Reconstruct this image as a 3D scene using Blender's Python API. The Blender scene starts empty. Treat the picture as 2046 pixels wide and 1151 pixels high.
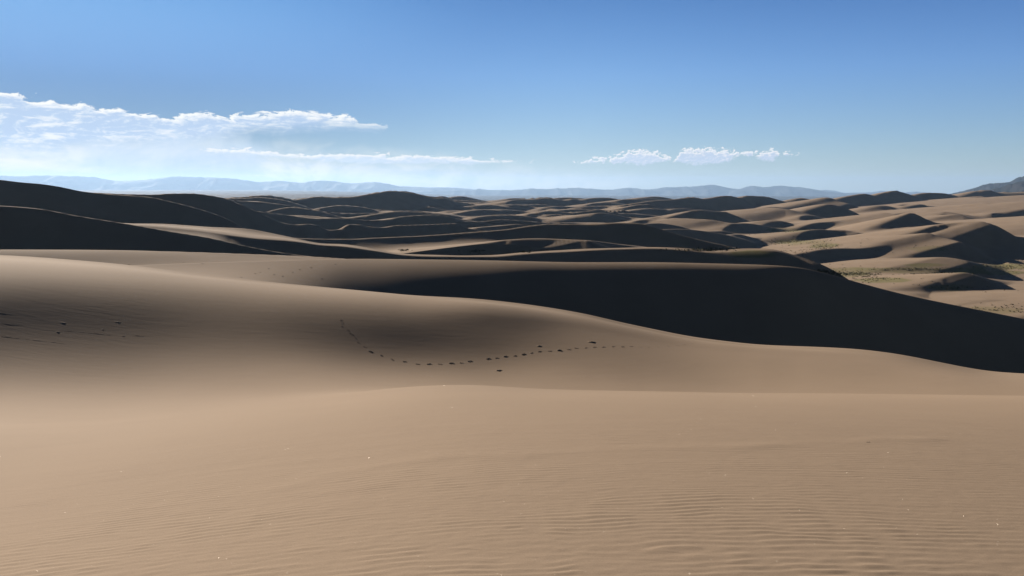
import bpy, math, random
import numpy as np
from mathutils import Vector, Matrix, Euler

# ------------------------------------------------------------------ camera, sky, sun, exposure
SC = bpy.context.scene
COL = SC.collection
W0, H0, FPX = 2046.0, 1151.0, 1606.0      # photograph size and focal length in its pixels
PITCH = math.atan((575.5 - 370.0) / FPX)  # eye level lies above the centre
SUN_AZ, SUN_EL = math.radians(-38.0), math.radians(16.0)   # azimuth from +Y, positive to the right

cam_d = bpy.data.cameras.new("camera")
cam = bpy.data.objects.new("camera", cam_d)
COL.objects.link(cam)
cam.location = (0, 0, 0)
cam.rotation_euler = (math.pi / 2 - PITCH, 0, 0)
cam_d.sensor_width = 36.0
cam_d.lens = 36.0 * FPX / W0
cam_d.clip_start = 0.1
cam_d.clip_end = 400000.0
SC.camera = cam

SC.view_settings.view_transform = 'Standard'
SC.view_settings.look = 'None'
SC.view_settings.gamma = 1.0
SC.view_settings.exposure = 1.05
SC.cycles.max_bounces = 4
SC.cycles.diffuse_bounces = 0
SC.cycles.glossy_bounces = 2
SC.cycles.volume_bounces = 0

sun_d = bpy.data.lights.new("sun", 'SUN')
sun_d.energy = 5.0
sun_d.angle = math.radians(0.5)
sun_d.color = (1.0, 0.88, 0.75)
sun = bpy.data.objects.new("sun", sun_d)
COL.objects.link(sun)
SUN_DIR = Vector((math.sin(SUN_AZ) * math.cos(SUN_EL), math.cos(SUN_AZ) * math.cos(SUN_EL), math.sin(SUN_EL)))
sun.rotation_euler = SUN_DIR.to_track_quat('Z', 'Y').to_euler()


def ray(px, py):
    """azimuth (rad, + right) and tan(elevation) of the sight line through a place in the photograph"""
    cx = (np.asarray(px, float) - W0 / 2) / FPX
    cz = (H0 / 2 - np.asarray(py, float)) / FPX
    c, s = math.cos(PITCH), math.sin(PITCH)
    x = cx
    y = c + cz * s
    z = cz * c - s
    return np.arctan2(x, y), z / np.hypot(x, y)


def spot(px, py, r):
    a, t = ray(px, py)
    return np.sin(a) * r, np.cos(a) * r, t * r


class NT:
    """small helper for node trees"""
    def __init__(self, tree):
        self.t = tree
        tree.nodes.clear()

    def n(self, typ, **kw):
        nd = self.t.nodes.new(typ)
        for k, v in kw.items():
            setattr(nd, k, v)
        return nd

    def val(self, sock, v):
        if isinstance(v, bpy.types.NodeSocket):
            self.t.links.new(v, sock)
        elif v is not None:
            sock.default_value = v

    def m(self, op, a, b=None, c=None, clamp=False):
        nd = self.n('ShaderNodeMath', operation=op)
        nd.use_clamp = clamp
        self.val(nd.inputs[0], a)
        if b is not None: self.val(nd.inputs[1], b)
        if c is not None: self.val(nd.inputs[2], c)
        return nd.outputs[0]

    def ramp(self, x, a, b, lo=0.0, hi=1.0, smooth=True):
        nd = self.n('ShaderNodeMapRange')
        nd.interpolation_type = 'SMOOTHSTEP' if smooth else 'LINEAR'
        self.val(nd.inputs['Value'], x)
        self.val(nd.inputs['From Min'], a); self.val(nd.inputs['From Max'], b)
        self.val(nd.inputs['To Min'], lo); self.val(nd.inputs['To Max'], hi)
        return nd.outputs[0]

    def mix(self, f, a, b, blend='MIX'):
        nd = self.n('ShaderNodeMix', data_type='RGBA', blend_type=blend)
        self.val(nd.inputs[0], f)
        self.val(nd.inputs[6], a if isinstance(a, bpy.types.NodeSocket) else (*a, 1.0))
        self.val(nd.inputs[7], b if isinstance(b, bpy.types.NodeSocket) else (*b, 1.0))
        return nd.outputs[2]

    def noise(self, vec, scale, detail=4.0, rough=0.55, dist=0.0):
        nd = self.n('ShaderNodeTexNoise')
        self.val(nd.inputs['Vector'], vec)
        nd.inputs['Scale'].default_value = scale
        nd.inputs['Detail'].default_value = detail
        nd.inputs['Roughness'].default_value = rough
        nd.inputs['Distortion'].default_value = dist
        return nd.outputs[0]

    def vec(self, x, y, z=0.0):
        nd = self.n('ShaderNodeCombineXYZ')
        self.val(nd.inputs[0], x); self.val(nd.inputs[1], y); self.val(nd.inputs[2], z)
        return nd.outputs[0]

    def curve(self, x, pts, x0, x1):
        """piecewise curve: pts (x, y) with y in 0..1"""
        nd = self.n('ShaderNodeFloatCurve')
        c = nd.mapping.curves[0]
        while len(c.points) > 2:
            c.points.remove(c.points[1])
        pts = sorted(((p[0] - x0) / (x1 - x0), p[1]) for p in pts)
        c.points[0].location = pts[0]
        c.points[1].location = pts[-1]
        for p in pts[1:-1]:
            c.points.new(*p)
        for p in c.points:
            p.handle_type = 'AUTO'
        nd.mapping.update()
        self.val(nd.inputs['Value'], self.ramp(x, x0, x1, 0, 1, smooth=False))
        return nd.outputs[0]


SKY_STRENGTH = 0.05
world = bpy.data.worlds.new("World")
SC.world = world
world.use_nodes = True
w = NT(world.node_tree)
sky = w.n('ShaderNodeTexSky')
sky.sky_type = 'NISHITA'
sky.sun_disc = False
sky.sun_elevation = SUN_EL
sky.sun_rotation = SUN_AZ
sky.altitude = 2500.0
sky.air_density = 1.0
sky.dust_density = 0.08
sky.ozone_density = 1.6
# direction -> azimuth / elevation in degrees, for the clouds
geo = w.n('ShaderNodeTexCoord')
sep = w.n('ShaderNodeSeparateXYZ')
w.t.links.new(geo.outputs['Generated'], sep.inputs[0])
azd = w.m('MULTIPLY', w.m('ARCTAN2', sep.outputs[0], sep.outputs[1]), 57.29578)
eld = w.m('MULTIPLY', w.m('ARCSINE', sep.outputs[2]), 57.29578)
bw = w.n('ShaderNodeHueSaturation')
bw.inputs['Saturation'].default_value = 1.0
w.t.links.new(sky.outputs[0], bw.inputs['Color'])
# sky tint by elevation: bluer, and dimmed overhead to deepen shade on the sand
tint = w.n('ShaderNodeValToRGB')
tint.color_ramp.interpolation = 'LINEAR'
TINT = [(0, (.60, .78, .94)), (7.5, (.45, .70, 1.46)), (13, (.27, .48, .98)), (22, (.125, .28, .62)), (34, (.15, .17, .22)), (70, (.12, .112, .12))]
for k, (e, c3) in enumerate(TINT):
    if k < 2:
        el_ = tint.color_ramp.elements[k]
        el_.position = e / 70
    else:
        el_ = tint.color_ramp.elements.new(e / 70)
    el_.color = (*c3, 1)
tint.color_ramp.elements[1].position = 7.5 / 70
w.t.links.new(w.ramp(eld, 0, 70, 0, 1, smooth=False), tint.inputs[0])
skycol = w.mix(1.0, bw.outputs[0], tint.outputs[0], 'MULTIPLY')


# made-up factor on the sky colour, dims the glare low towards the sun
dp = w.n('ShaderNodeVectorMath', operation='DOT_PRODUCT')
w.t.links.new(geo.outputs['Generated'], dp.inputs[0]); dp.inputs[1].default_value = SUN_DIR
gl = w.m('MULTIPLY', w.ramp(dp.outputs['Value'], .70, 1.0), w.ramp(eld, 3, 14, .62, .06))
gl = w.m('SUBTRACT', 1.0, gl)
gl = w.m('ADD', gl, w.m('MULTIPLY', w.ramp(dp.outputs['Value'], .80, 1.0), w.ramp(eld, 6, 12, 0, .45)))  # added glow: brightens the sky colour higher up towards the sun
skycol = w.mix(1.0, skycol, w.vec(gl, gl, gl), 'MULTIPLY')
# unseen sky behind the camera, dimmed and warmed to keep shaded sand dark, neutral
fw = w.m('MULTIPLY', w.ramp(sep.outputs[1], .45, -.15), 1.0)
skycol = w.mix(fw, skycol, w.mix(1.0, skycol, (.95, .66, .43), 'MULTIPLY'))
# tone curve put on the sky colour: bright parts are compressed softly
WHITE = 1.0 / SKY_STRENGTH * 2 ** -SC.view_settings.exposure
vm = w.n('ShaderNodeVectorMath', operation='MULTIPLY_ADD')
w.t.links.new(skycol, vm.inputs[0]); vm.inputs[1].default_value = (1.2 / WHITE,) * 3; vm.inputs[2].default_value = (1, 1, 1)
vd = w.n('ShaderNodeVectorMath', operation='DIVIDE')
w.t.links.new(skycol, vd.inputs[0]); w.t.links.new(vm.outputs[0], vd.inputs[1])
vs_ = w.n('ShaderNodeVectorMath', operation='SCALE')
w.t.links.new(vd.outputs[0], vs_.inputs[0]); vs_.inputs['Scale'].default_value = 1.6
skycol = vs_.outputs[0]


def ae(px, py):
    a, t = ray(px, py)
    return math.degrees(float(a)), math.degrees(math.atan(float(t)))


E0, E1 = -2.0, 12.0        # elevation window of the cloud curves


def cpts(pts):
    out = []
    for px, py in pts:
        a, e = ae(px, py)
        out.append((a, (e - E0) / (E1 - E0)))
    return out


def cloud_band(top, bottom, sx, sy, seed, amp, edge, soft_bottom, rim, white, shade, opacity=1.0, det=8.0, mott=0.0):
    """returns (mask, colour): a bank of cloud between two curves in the sky, its outline broken by noise"""
    xs = [p[0] for p in cpts(top)] + [p[0] for p in cpts(bottom)]
    x0, x1 = min(xs) - 1, max(xs) + 1
    T = w.m('MULTIPLY_ADD', w.curve(azd, cpts(top), x0, x1), E1 - E0, E0)
    B = w.m('MULTIPLY_ADD', w.curve(azd, cpts(bottom), x0, x1), E1 - E0, E0)
    v = w.vec(w.m('MULTIPLY', azd, sx), w.m('MULTIPLY', eld, sy), seed)
    n = w.m('MULTIPLY', w.m('SUBTRACT', w.noise(v, 1.0, det, 0.68, 0.4), 0.5), amp)
    vu = w.vec(w.m('MULTIPLY_ADD', azd, sx, -0.12), w.m('MULTIPLY_ADD', eld, sy, 0.18), seed)
    nu = w.m('MULTIPLY', w.m('SUBTRACT', w.noise(vu, 1.0, det, 0.68, 0.4), 0.5), amp)
    dt = w.m('ADD', w.m('SUBTRACT', T, eld), n)
    db = w.m('ADD', w.m('SUBTRACT', eld, B), w.m('MULTIPLY', n, 0.5))
    ins = w.m('MINIMUM', w.m('MULTIPLY_ADD', w.m('SUBTRACT', azd, x0 + 0.6), 0.5, n), w.m('MULTIPLY_ADD', w.m('SUBTRACT', x1 - 0.6, azd), 0.5, n))
    mt = w.ramp(w.m('MINIMUM', dt, ins), 0.0, edge)
    mb = w.ramp(db, 0.0, soft_bottom)
    mask = w.m('MULTIPLY', w.m('MULTIPLY', mt, mb), opacity)
    # thickness seen towards the sun: bright where the cloud is thin above, blue grey below
    dtu = w.m('ADD', w.m('SUBTRACT', T, eld), nu)
    sh = w.ramp(w.m('ADD', dt, w.m('MULTIPLY', dtu, 0.8)), rim * 0.4, rim * 2.2)
    rel = w.m('MULTIPLY', w.m('SUBTRACT', nu, n), 1.6)
    sh = w.m('ADD', sh, rel, clamp=True)
    if mott:
        n3 = w.noise(w.vec(w.m('MULTIPLY', azd, .28), w.m('MULTIPLY', eld, 1.15), seed + 5), 1.0, 7.0, .62, .4)
        sh = w.m('MULTIPLY', sh, w.ramp(n3, .50, .64, 1.0, 1.0 - mott))
    col = w.mix(sh, white, shade)
    return mask, col


K = 1.0 / SKY_STRENGTH
G = 2 ** -SC.view_settings.exposure


def cc(r, g, b):
    f = lambda c: ((c / 255 + 0.055) / 1.055) ** 2.4
    return tuple(f(v) * K * G for v in (r, g, b))


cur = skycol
# wide soft veil and rain haze under the big bank
BANKS = [
    dict(top=[(-500, 215), (0, 228), (200, 236), (420, 246), (640, 270), (900, 305), (1150, 330), (1350, 345)],
         bottom=[(-500, 400), (0, 395), (640, 392), (1350, 385)], sx=0.16, sy=0.30, seed=3.1, amp=3.2, edge=2.6,
         soft_bottom=0.8, rim=3.0, white=cc(242, 242, 238), shade=cc(198, 214, 233), opacity=0.95, det=4.0, mott=.6),
    dict(top=[(-500, 180), (-200, 185), (0, 187), (60, 195), (130, 206), (200, 214), (290, 226), (400, 228), (500, 227), (600, 222), (680, 232), (740, 247), (765, 252)],
         bottom=[(-500, 318), (0, 318), (200, 312), (400, 302), (480, 282), (560, 275), (650, 272), (765, 268)], sx=0.55, sy=1.6, seed=0.0, amp=2.3,
         edge=0.16, soft_bottom=1.3, rim=0.42, white=cc(255, 254, 250), shade=cc(184, 205, 233), opacity=0.98, mott=.8),
    dict(top=[(120, 285), (200, 262), (320, 255), (450, 262), (560, 285)],
         bottom=[(120, 360), (250, 385), (420, 385), (560, 350)], sx=0.35, sy=0.12, seed=44.0, amp=2.6, edge=1.6,
         soft_bottom=1.4, rim=3.0, white=cc(204, 219, 236), shade=cc(190, 209, 232), opacity=0.7, det=3.0),
    dict(top=[(-500, 290), (-100, 292), (0, 298), (110, 312), (190, 330), (260, 338)],
         bottom=[(-500, 345), (-100, 350), (110, 352), (260, 350)], sx=0.35, sy=1.1, seed=7.7, amp=1.2,
         edge=0.9, soft_bottom=0.7, rim=1.2, white=cc(250, 242, 226), shade=cc(226, 230, 230), opacity=0.95, mott=.8),
    dict(top=[(420, 300), (480, 296), (560, 303), (620, 309), (700, 306), (800, 309), (900, 313), (960, 317), (1050, 321)],
         bottom=[(420, 308), (560, 318), (700, 329), (850, 331), (960, 329), (1050, 327)], sx=0.8, sy=2.4, seed=12.0, amp=1.5,
         edge=0.14, soft_bottom=0.3, rim=0.34, white=cc(254, 250, 244), shade=cc(206, 220, 237), opacity=0.95),
    dict(top=[(1168, 322), (1190, 317), (1225, 316), (1250, 303), (1290, 301), (1325, 308), (1340, 318)],
         bottom=[(1168, 328), (1230, 327), (1280, 331), (1340, 322)], sx=2.0, sy=3.4, seed=21.0, amp=2.3,
         edge=0.10, soft_bottom=0.2, rim=0.30, white=cc(255, 252, 250), shade=cc(200, 214, 234), opacity=1.0),
    dict(top=[(1345, 322), (1365, 301), (1400, 297), (1440, 300), (1480, 304), (1510, 306), (1530, 301), (1560, 304), (1595, 309)],
         bottom=[(1345, 325), (1400, 330), (1450, 325), (1480, 314), (1510, 316), (1530, 325), (1560, 314), (1595, 311)], sx=2.0, sy=3.4, seed=33.0, amp=2.2,
         edge=0.10, soft_bottom=0.2, rim=0.30, white=cc(255, 252, 250), shade=cc(196, 211, 233), opacity=1.0),
]
for b in BANKS:
    mk, cl = cloud_band(**b)
    cur = w.mix(mk, cur, cl)
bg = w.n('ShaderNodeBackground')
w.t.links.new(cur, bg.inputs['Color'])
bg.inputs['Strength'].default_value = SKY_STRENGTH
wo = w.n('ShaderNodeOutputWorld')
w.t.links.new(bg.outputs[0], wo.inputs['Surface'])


# ------------------------------------------------------------------ numeric helpers
rng = np.random.default_rng(7)
_TAB = rng.random((256, 256)).astype(np.float32) * 2 - 1


def vnoise(x, y):
    xi = np.floor(x).astype(np.int32); yi = np.floor(y).astype(np.int32)
    fx = (x - xi).astype(np.float32); fy = (y - yi).astype(np.float32)
    fx = fx * fx * fx * (fx * (fx * 6 - 15) + 10); fy = fy * fy * fy * (fy * (fy * 6 - 15) + 10)
    a = _TAB[xi & 255, yi & 255]; b = _TAB[(xi + 1) & 255, yi & 255]
    c = _TAB[xi & 255, (yi + 1) & 255]; d = _TAB[(xi + 1) & 255, (yi + 1) & 255]
    return (a + (b - a) * fx) * (1 - fy) + (c + (d - c) * fx) * fy


def fbm(x, y, o=4, g=0.5):
    s = 0; a = 1.0
    for i in range(o):
        s = s + a * vnoise(x * 2 ** i + 17.3 * i, y * 2 ** i + 5.1 * i)
        a *= g
    return s


def sstep(x, a, b):
    t = np.clip((x - a) / (b - a), 0, 1)
    return t * t * (3 - 2 * t)


def pchip(xk, yk, x):
    xk = np.asarray(xk, float); yk = np.asarray(yk, float)
    h = np.diff(xk); d = np.diff(yk) / h
    m = np.zeros_like(yk)
    for i in range(1, len(xk) - 1):
        if d[i - 1] * d[i] > 0:
            w1 = 2 * h[i] + h[i - 1]; w2 = h[i] + 2 * h[i - 1]
            m[i] = (w1 + w2) / (w1 / d[i - 1] + w2 / d[i])
    m[0] = d[0]; m[-1] = d[-1]
    xc = np.clip(x, xk[0], xk[-1])
    i = np.clip(np.searchsorted(xk, xc) - 1, 0, len(h) - 1)
    t = (xc - xk[i]) / h[i]
    return (yk[i] * (1 + 2 * t) * (1 - t) ** 2 + m[i] * h[i] * t * (1 - t) ** 2
            + yk[i + 1] * t * t * (3 - 2 * t) + m[i + 1] * h[i] * t * t * (t - 1))


def floor_z(r):
    return np.interp(r, [0, 380, 470, 560, 1000, 2000, 3500, 5000, 8000, 20000, 60000],
                     [-70, -86, -90, -80, -78, -80, -76, -90, -125, -150, -190])


# ------------------------------------------------------------------ the lofted sand: crest and trough lines
# every line: list of (px, py, r); py None = the basin floor; or ('z', value) for a height
def line(pts, sn=0.0, sf=0.0, z=False):
    """pts in photograph places; sn / sf = ground slope dz/dr just before / just after the line"""
    az, rr, zz = [], [], []
    for p in pts:
        px, py, r = p[:3]
        r = r * (1 + 0.26 * math.sin(max(-1.4, min(1.4, (px - 1000) / 900.0))) * min(1, max(0, (r - 600) / 300)) * (1 if r < 4500 else 0))
        a, _ = ray(px, 450 if (py is None or z) else py)
        if z: h = py
        elif py is None: h = float(floor_z(r))
        else: h = float(ray(px, py)[1]) * r
        az.append(float(a)); rr.append(r); zz.append(h)
    f = lambda s_: s_ if isinstance(s_, list) else [(-600, s_), (2600, s_)]
    g = lambda s_: ([float(ray(p[0], 500)[0]) for p in f(s_)], [p[1] for p in f(s_)])
    return dict(az=az, r=rr, z=zz, sn=g(sn), sf=g(sf))


Lz = lambda pts, **k: line(pts, z=True, **k)
LINES = [
    Lz([(-400, -1.62, 0.3), (2400, -1.72, 0.3)], sn=-.12, sf=-.14),
    Lz([(-400, -3.4, 10), (0, -3.4, 10), (1000, -3.12, 10), (2046, -2.98, 10), (2600, -2.95, 10)], sn=[(0, -.19), (1000, -.165), (2046, -.155)], sf=[(0, -.19), (1000, -.165), (2046, -.155)]),
    # lip of the foreground dune (a smooth hollow on the left, a sharp lip on the right)
    line([(-600, 850, 25), (0, 850, 25), (300, 832, 26), (600, 796, 27.5), (850, 768, 28), (1100, 778, 27), (1400, 784, 26.5), (1700, 786.5, 26), (2046, 791, 25.5), (2600, 800, 25)], sn=-.23, sf=[(0, -.21), (500, -.21), (900, -.28), (2046, -.28)]),
    # hollow behind it
    line([(-600, 770, 41), (0, 770, 41), (300, 766, 40), (600, 764, 37.5), (850, 774, 37), (1100, 790, 36.5), (1400, 797, 36), (2046, 806, 36), (2600, 820, 36)], sn=-.02, sf=.03),
    # foot of the footprint face
    line([(-600, 700, 46), (0, 700, 46), (300, 705, 45), (600, 715, 43), (870, 735, 42.5), (1000, 737, 42.5), (1150, 738, 42), (1400, 760, 41), (1700, 770, 40), (2046, 777, 40), (2600, 800, 40)], sn=.14, sf=.16),
    line([(-600, 548, 56.9), (0, 548, 56.9), (300, 565, 55.4), (600, 594, 51.2), (870, 612, 49.8), (1000, 624, 49.6), (1150, 646, 50), (1400, 690, 48), (1700, 712, 47), (2046, 757.5, 43.5), (2600, 800, 43)], sn=.12, sf=.10),
    # first big crest
    line([(-700, 500, 78), (-200, 506, 78), (0, 510, 76), (150, 520, 75), (270, 531, 73), (400, 548, 70), (550, 563, 65), (700, 575, 63), (870, 589, 60), (1023, 604, 59), (1150, 624, 57), (1270, 652, 56), (1400, 678, 54), (1500, 690, 53), (1600, 695, 52), (1700, 700, 51.5), (1800, 713, 50), (1900, 735, 49), (1960, 748, 48), (2046, 754, 47), (2600, 800, 46)], sn=.0, sf=-.12),
    Lz([(-600, -12.5, 110), (0, -12.5, 108), (270, -13.0, 104), (500, -15.8, 105), (600, -19, 108), (700, -23, 112), (900, -28.5, 118), (1150, -34.5, 122), (1500, -42, 130), (1750, -50, 145), (2046, -58, 165), (2600, -66, 180)]),
    # second crest with the great dark face
    line([(-600, 545, 150), (0, 545, 150), (270, 530.5, 150), (400, 525.5, 156), (500, 522.5, 160), (640, 518, 165), (750, 517, 168), (880, 519, 168), (1000, 521, 168), (1130, 524, 170), (1300, 524, 175), (1450, 527, 180), (1550, 530, 184), (1600, 534, 188), (1640, 543, 191), (1700, 560, 197), (1780, 582, 205), (1850, 598, 212), (1950, 618, 222), (2046, 637, 232), (2600, 740, 290)], sn=.08, sf=-.1),
    Lz([(-600, -17.5, 172), (0, -17.4, 172), (270, -17.3, 175), (500, -17.6, 178), (700, -19, 185), (1000, -24, 200), (1500, -32, 210), (1700, -42, 220), (2046, -52, 255), (2600, -80, 310)]),
    # third crest: top of the pale band on the left
    line([(-600, 499, 200), (0, 498.5, 200), (250, 500, 200), (450, 506, 202), (560, 510, 204), (650, 514, 206), (720, 519, 210), (900, 528, 220), (1300, 540, 230), (1640, 575, 232), (2046, 660, 275), (2600, 760, 330)], sn=.06, sf=-.2),
    Lz([(-600, -42, 250), (0, -40, 250), (400, -38, 250), (700, -38, 255), (1300, -40, 270), (1640, -54, 264), (2046, -68, 300), (2600, -90, 350)]),
    # dark shoulder on the left
    line([(-900, 395, 300), (-300, 405, 300), (0, 410, 300), (70, 415, 300), (150, 430, 298), (250, 446.5, 295), (330, 461, 292), (420, 476, 288), (480, 489, 286), (560, 504, 283), (640, 514, 282), (900, 525, 290), (1300, 530, 300), (1640, 560, 300), (2046, 650, 330), (2600, 720, 370)], sn=.36, sf=[(0, -.10), (700, -.06)]),
    Lz([(-600, -24, 325), (0, -16, 325), (250, -17, 322), (330, -18.6, 320), (420, -20.8, 318), (469, -24.5, 316), (518, -33, 315), (566, -43, 315), (600, -48, 315), (700, -50, 318), (1000, -48, 322), (1300, -48, 335), (1640, -62, 340), (2046, -86, 365), (2600, -95, 385)]),
    line([(-600, 440, 350), (0, 446, 350), (250, 449, 350), (330, 455, 350), (420, 464, 350), (469, 471, 350), (518, 477, 350), (566, 480.5, 350), (591, 483, 350), (640, 490, 350), (679, 492, 350), (740, 500, 350), (805, 509.5, 350), (860, 512, 349), (976, 513, 351), (1045, 508, 355), (1113, 504, 361), (1200, 500, 369), (1300, 496.5, 377), (1431, 505, 384), (1537, 501, 388), (1590, 515, 386), (1640, 531, 380), (1680, 552, 378), (2046, 655, 392), (2600, 700, 392)], sn=.3, sf=.1),
    # lit ramp, then the dark strip behind the second crest
    line([(-600, 425, 400), (0, 440, 400), (250, 446, 400), (349, 449, 395), (420, 454, 390), (488, 457.5, 386), (520, 462, 384), (549, 467.5, 380), (579, 473, 376), (615, 481.5, 372), (652, 486.5, 370), (676, 486.5, 368), (700, 489, 366), (740, 496, 362), (805, 506.5, 358), (860, 509, 356), (930, 511, 356), (976, 510, 358), (1045, 504.5, 362), (1113, 501, 368), (1200, 497.5, 376), (1300, 494, 384), (1370, 496, 388), (1431, 502, 390), (1483, 498, 392), (1537, 497.6, 394), (1590, 511, 390), (1640, 527, 384), (1680, 548, 376), (1760, 600, 370), (2046, 640, 400), (2600, 690, 400)], sn=.22, sf=-.06),
    Lz([(-600, -30, 475), (0, -32, 475), (300, -37, 468), (480, -42, 450), (600, -43, 438), (760, -46, 440), (900, -45, 440), (980, -47, 450), (1060, -50, 490), (1100, -52, 510), (1300, -58, 512), (1540, -70, 490), (1680, -86, 450), (2046, -91, 450), (2600, -91, 450)]),
    # left massif skyline / right of it the broad mid dune with the dark top
    line([(-1200, 320, 540), (-600, 335, 540), (-200, 348, 540), (0, 358, 540), (34, 362.5, 540), (85, 367, 540), (130, 374.5, 540), (161, 382, 540), (200, 386, 540), (239, 389, 538), (291, 392, 536), (342, 402.5, 532), (393, 415.5, 528), (445, 432.6, 524), (479, 450, 520), (500, 461, 518), (560, 472, 516), (640, 478, 516), (700, 477.5, 518), (770, 474.5, 520), (839, 472, 524), (900, 468, 530), (960, 463, 536), (1020, 457, 545), (1060, 451, 552), (1096, 447.5, 556), (1170, 447.5, 560), (1250, 445, 560), (1275, 446, 558), (1310, 455, 555), (1345, 465, 550), (1400, 479, 545), (1450, 491, 540), (1520, 510, 535), (1600, None, 530), (2046, None, 530), (2600, None, 530)], sn=.34, sf=-.15),
    Lz([(-600, -20, 680), (0, -28, 680), (200, -38, 680), (400, -50, 670), (560, -64, 660), (700, -66, 650), (900, -66, 650), (1200, -66, 660), (1400, -74, 660), (1600, -79, 640), (2600, -79, 640)], sn=0.0),
    # farther ridges
    line([(-600, 372, 800), (100, 380, 800), (205, 386, 800), (240, 388, 800), (308, 389, 800), (342, 386.5, 800), (387, 386.5, 800), (410, 389, 800), (445, 395, 800), (479, 407, 800), (513, 422, 800), (547, 438, 800), (568, 446, 800), (590, 449, 800), (615, 447.5, 800), (640, 453, 800), (657, 460, 800), (677, 459, 800), (689, 452, 800), (697, 449.5, 800), (721, 451, 800), (738, 455, 800), (762, 457, 800), (791, 453, 800), (830, 450, 810), (870, 447, 820), (908, 444.5, 830), (935, 454, 830), (1000, 462, 820), (1200, 470, 820), (1400, None, 820), (2600, None, 820)], sn=.4, sf=-.1),
    Lz([(-600, -40, 1010), (200, -50, 1010), (568, -68, 1010), (900, -72, 1000), (1200, -76, 1000), (1400, -78, 1000), (2600, -78, 1000)]),
    line([(-600, 385, 1080), (200, 392, 1080), (458, 415, 1080), (560, 428, 1080), (640, 437, 1080), (667, 436, 1080), (700, 437, 1080), (740, 441, 1080), (770, 440, 1080), (800, 434, 1080), (835, 431, 1080), (860, 430, 1080), (900, 434, 1080), (921, 442, 1080), (960, 444, 1080), (1000, 440, 1090), (1031, 441, 1090), (1090, 446, 1090), (1200, 446, 1090), (1300, 452, 1090), (1400, None, 1090), (2600, None, 1090)], sn=.35, sf=-.05),
    Lz([(-600, -60, 1460), (458, -66, 1460), (900, -74, 1440), (1200, -77, 1430), (1400, -79, 1430), (2600, -79, 1430)]),
    line([(-600, 385, 1520), (458, 402, 1520), (560, 412, 1520), (640, 424, 1520), (700, 429, 1520), (757, 427, 1520), (811, 422.5, 1520), (860, 425.5, 1520), (897, 429, 1520), (920, 435, 1520), (960, 436, 1520), (1000, 434, 1520), (1060, 436, 1520), (1100, 431, 1520), (1150, 427, 1530), (1200, 428, 1530), (1260, 424, 1530), (1300, 431, 1530), (1400, None, 1530), (2600, None, 1530)], sn=.4, sf=-.05),
    Lz([(-600, -66, 1900), (458, -68, 1900), (900, -70, 1900), (1200, -78, 1900), (1400, -80, 1880), (2600, -80, 1880)]),
    line([(-600, 385, 1960), (458, 397, 1960), (485, 396, 1960), (513, 394, 1960), (534, 395, 1960), (561, 398.5, 1960), (590, 404, 1960), (640, 410, 1960), (700, 413, 1960), (740, 418, 1960), (790, 412, 1960), (850, 409, 1960), (880, 413, 1960), (920, 423, 1960), (960, 419, 1960), (985, 419, 1960), (1010, 427, 1960), (1060, 424, 1960), (1110, 418, 1960), (1140, 424, 1960), (1180, 421, 1960), (1230, 418, 1960), (1290, 421, 1960), (1340, 416, 1960), (1400, 418, 1960), (1450, None, 1960), (2600, None, 1960)], sn=.4, sf=-.08),
    Lz([(-600, -66, 2480), (640, -66, 2480), (900, -70, 2480), (1400, -78, 2480), (2600, -79, 2480)]),
    line([(-600, 390, 2560), (560, 401, 2560), (600, 397.5, 2560), (640, 392.5, 2560), (667, 394.5, 2560), (700, 393.5, 2560), (735, 388, 2560), (760, 384, 2560), (779, 381, 2560), (820, 385, 2560), (850, 392, 2560), (870, 395.5, 2560), (885, 395, 2560), (900, 400, 2560), (925, 404, 2560), (990, 407, 2560), (1020, 411, 2560), (1060, 409, 2560), (1100, 411, 2560), (1135, 406, 2560), (1180, 413, 2560), (1220, 409, 2560), (1290, 406, 2560), (1340, 410, 2560), (1400, 405, 2560), (1440, 411, 2560), (1500, None, 2560), (2600, None, 2560)], sn=.42, sf=-.08),
    Lz([(-600, -70, 3250), (1400, -72, 3250), (2600, -72, 3250)]),
    line([(-600, 395, 3380), (860, 403, 3380), (920, 400, 3380), (960, 401.5, 3380), (1000, 402, 3380), (1030, 399, 3380), (1060, 398.5, 3380), (1090, 396, 3380), (1118, 399, 3380), (1130, 401.5, 3380), (1143, 397, 3380), (1173, 405, 3380), (1203, 402, 3380), (1247, 401, 3380), (1271, 405, 3380), (1310, 400.5, 3380), (1337, 399, 3380), (1381, 394.5, 3380), (1405, 397, 3380), (1452, 391, 3380), (1481, 395.6, 3380), (1493, 391, 3380), (1528, 393, 3380), (1564, 402, 3380), (1600, 395.6, 3380), (1615, 399, 3380), (1672, 397, 3380), (1709, 389, 3380), (1726, 387, 3380), (1750, 391, 3380), (1774, 383.6, 3380), (1787, 381, 3380), (1800, 383.6, 3380), (1827, 392, 3380), (1853, 385, 3380), (1883, 386, 3380), (1905, 390, 3380), (1957, 381, 3380), (1975, 380, 3380), (1992, 384.7, 3380), (2046, 382.5, 3380), (2600, 385, 3380)], sn=.42, sf=-.1),
    Lz([(-600, -88, 4200), (600, -90, 4200), (1000, -105, 4200), (2600, -105, 4200)]),
    Lz([(-600, -120, 8000), (600, -120, 8000), (1000, -180, 8000), (2600, -180, 8000)]),
    Lz([(-600, -160, 20000), (600, -180, 20000), (1000, -330, 20000), (2600, -330, 20000)]),
    Lz([(-600, -280, 62000), (500, -300, 62000), (1000, -700, 62000), (2600, -700, 62000)]),
]

STEEP_PARITY = next(i for i, L in enumerate(LINES) if min(L['r']) > 600 and len(L['r']) > 12) % 2 ^ 1
LEE = (math.sin(SUN_AZ + math.pi), math.cos(SUN_AZ + math.pi))
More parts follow.
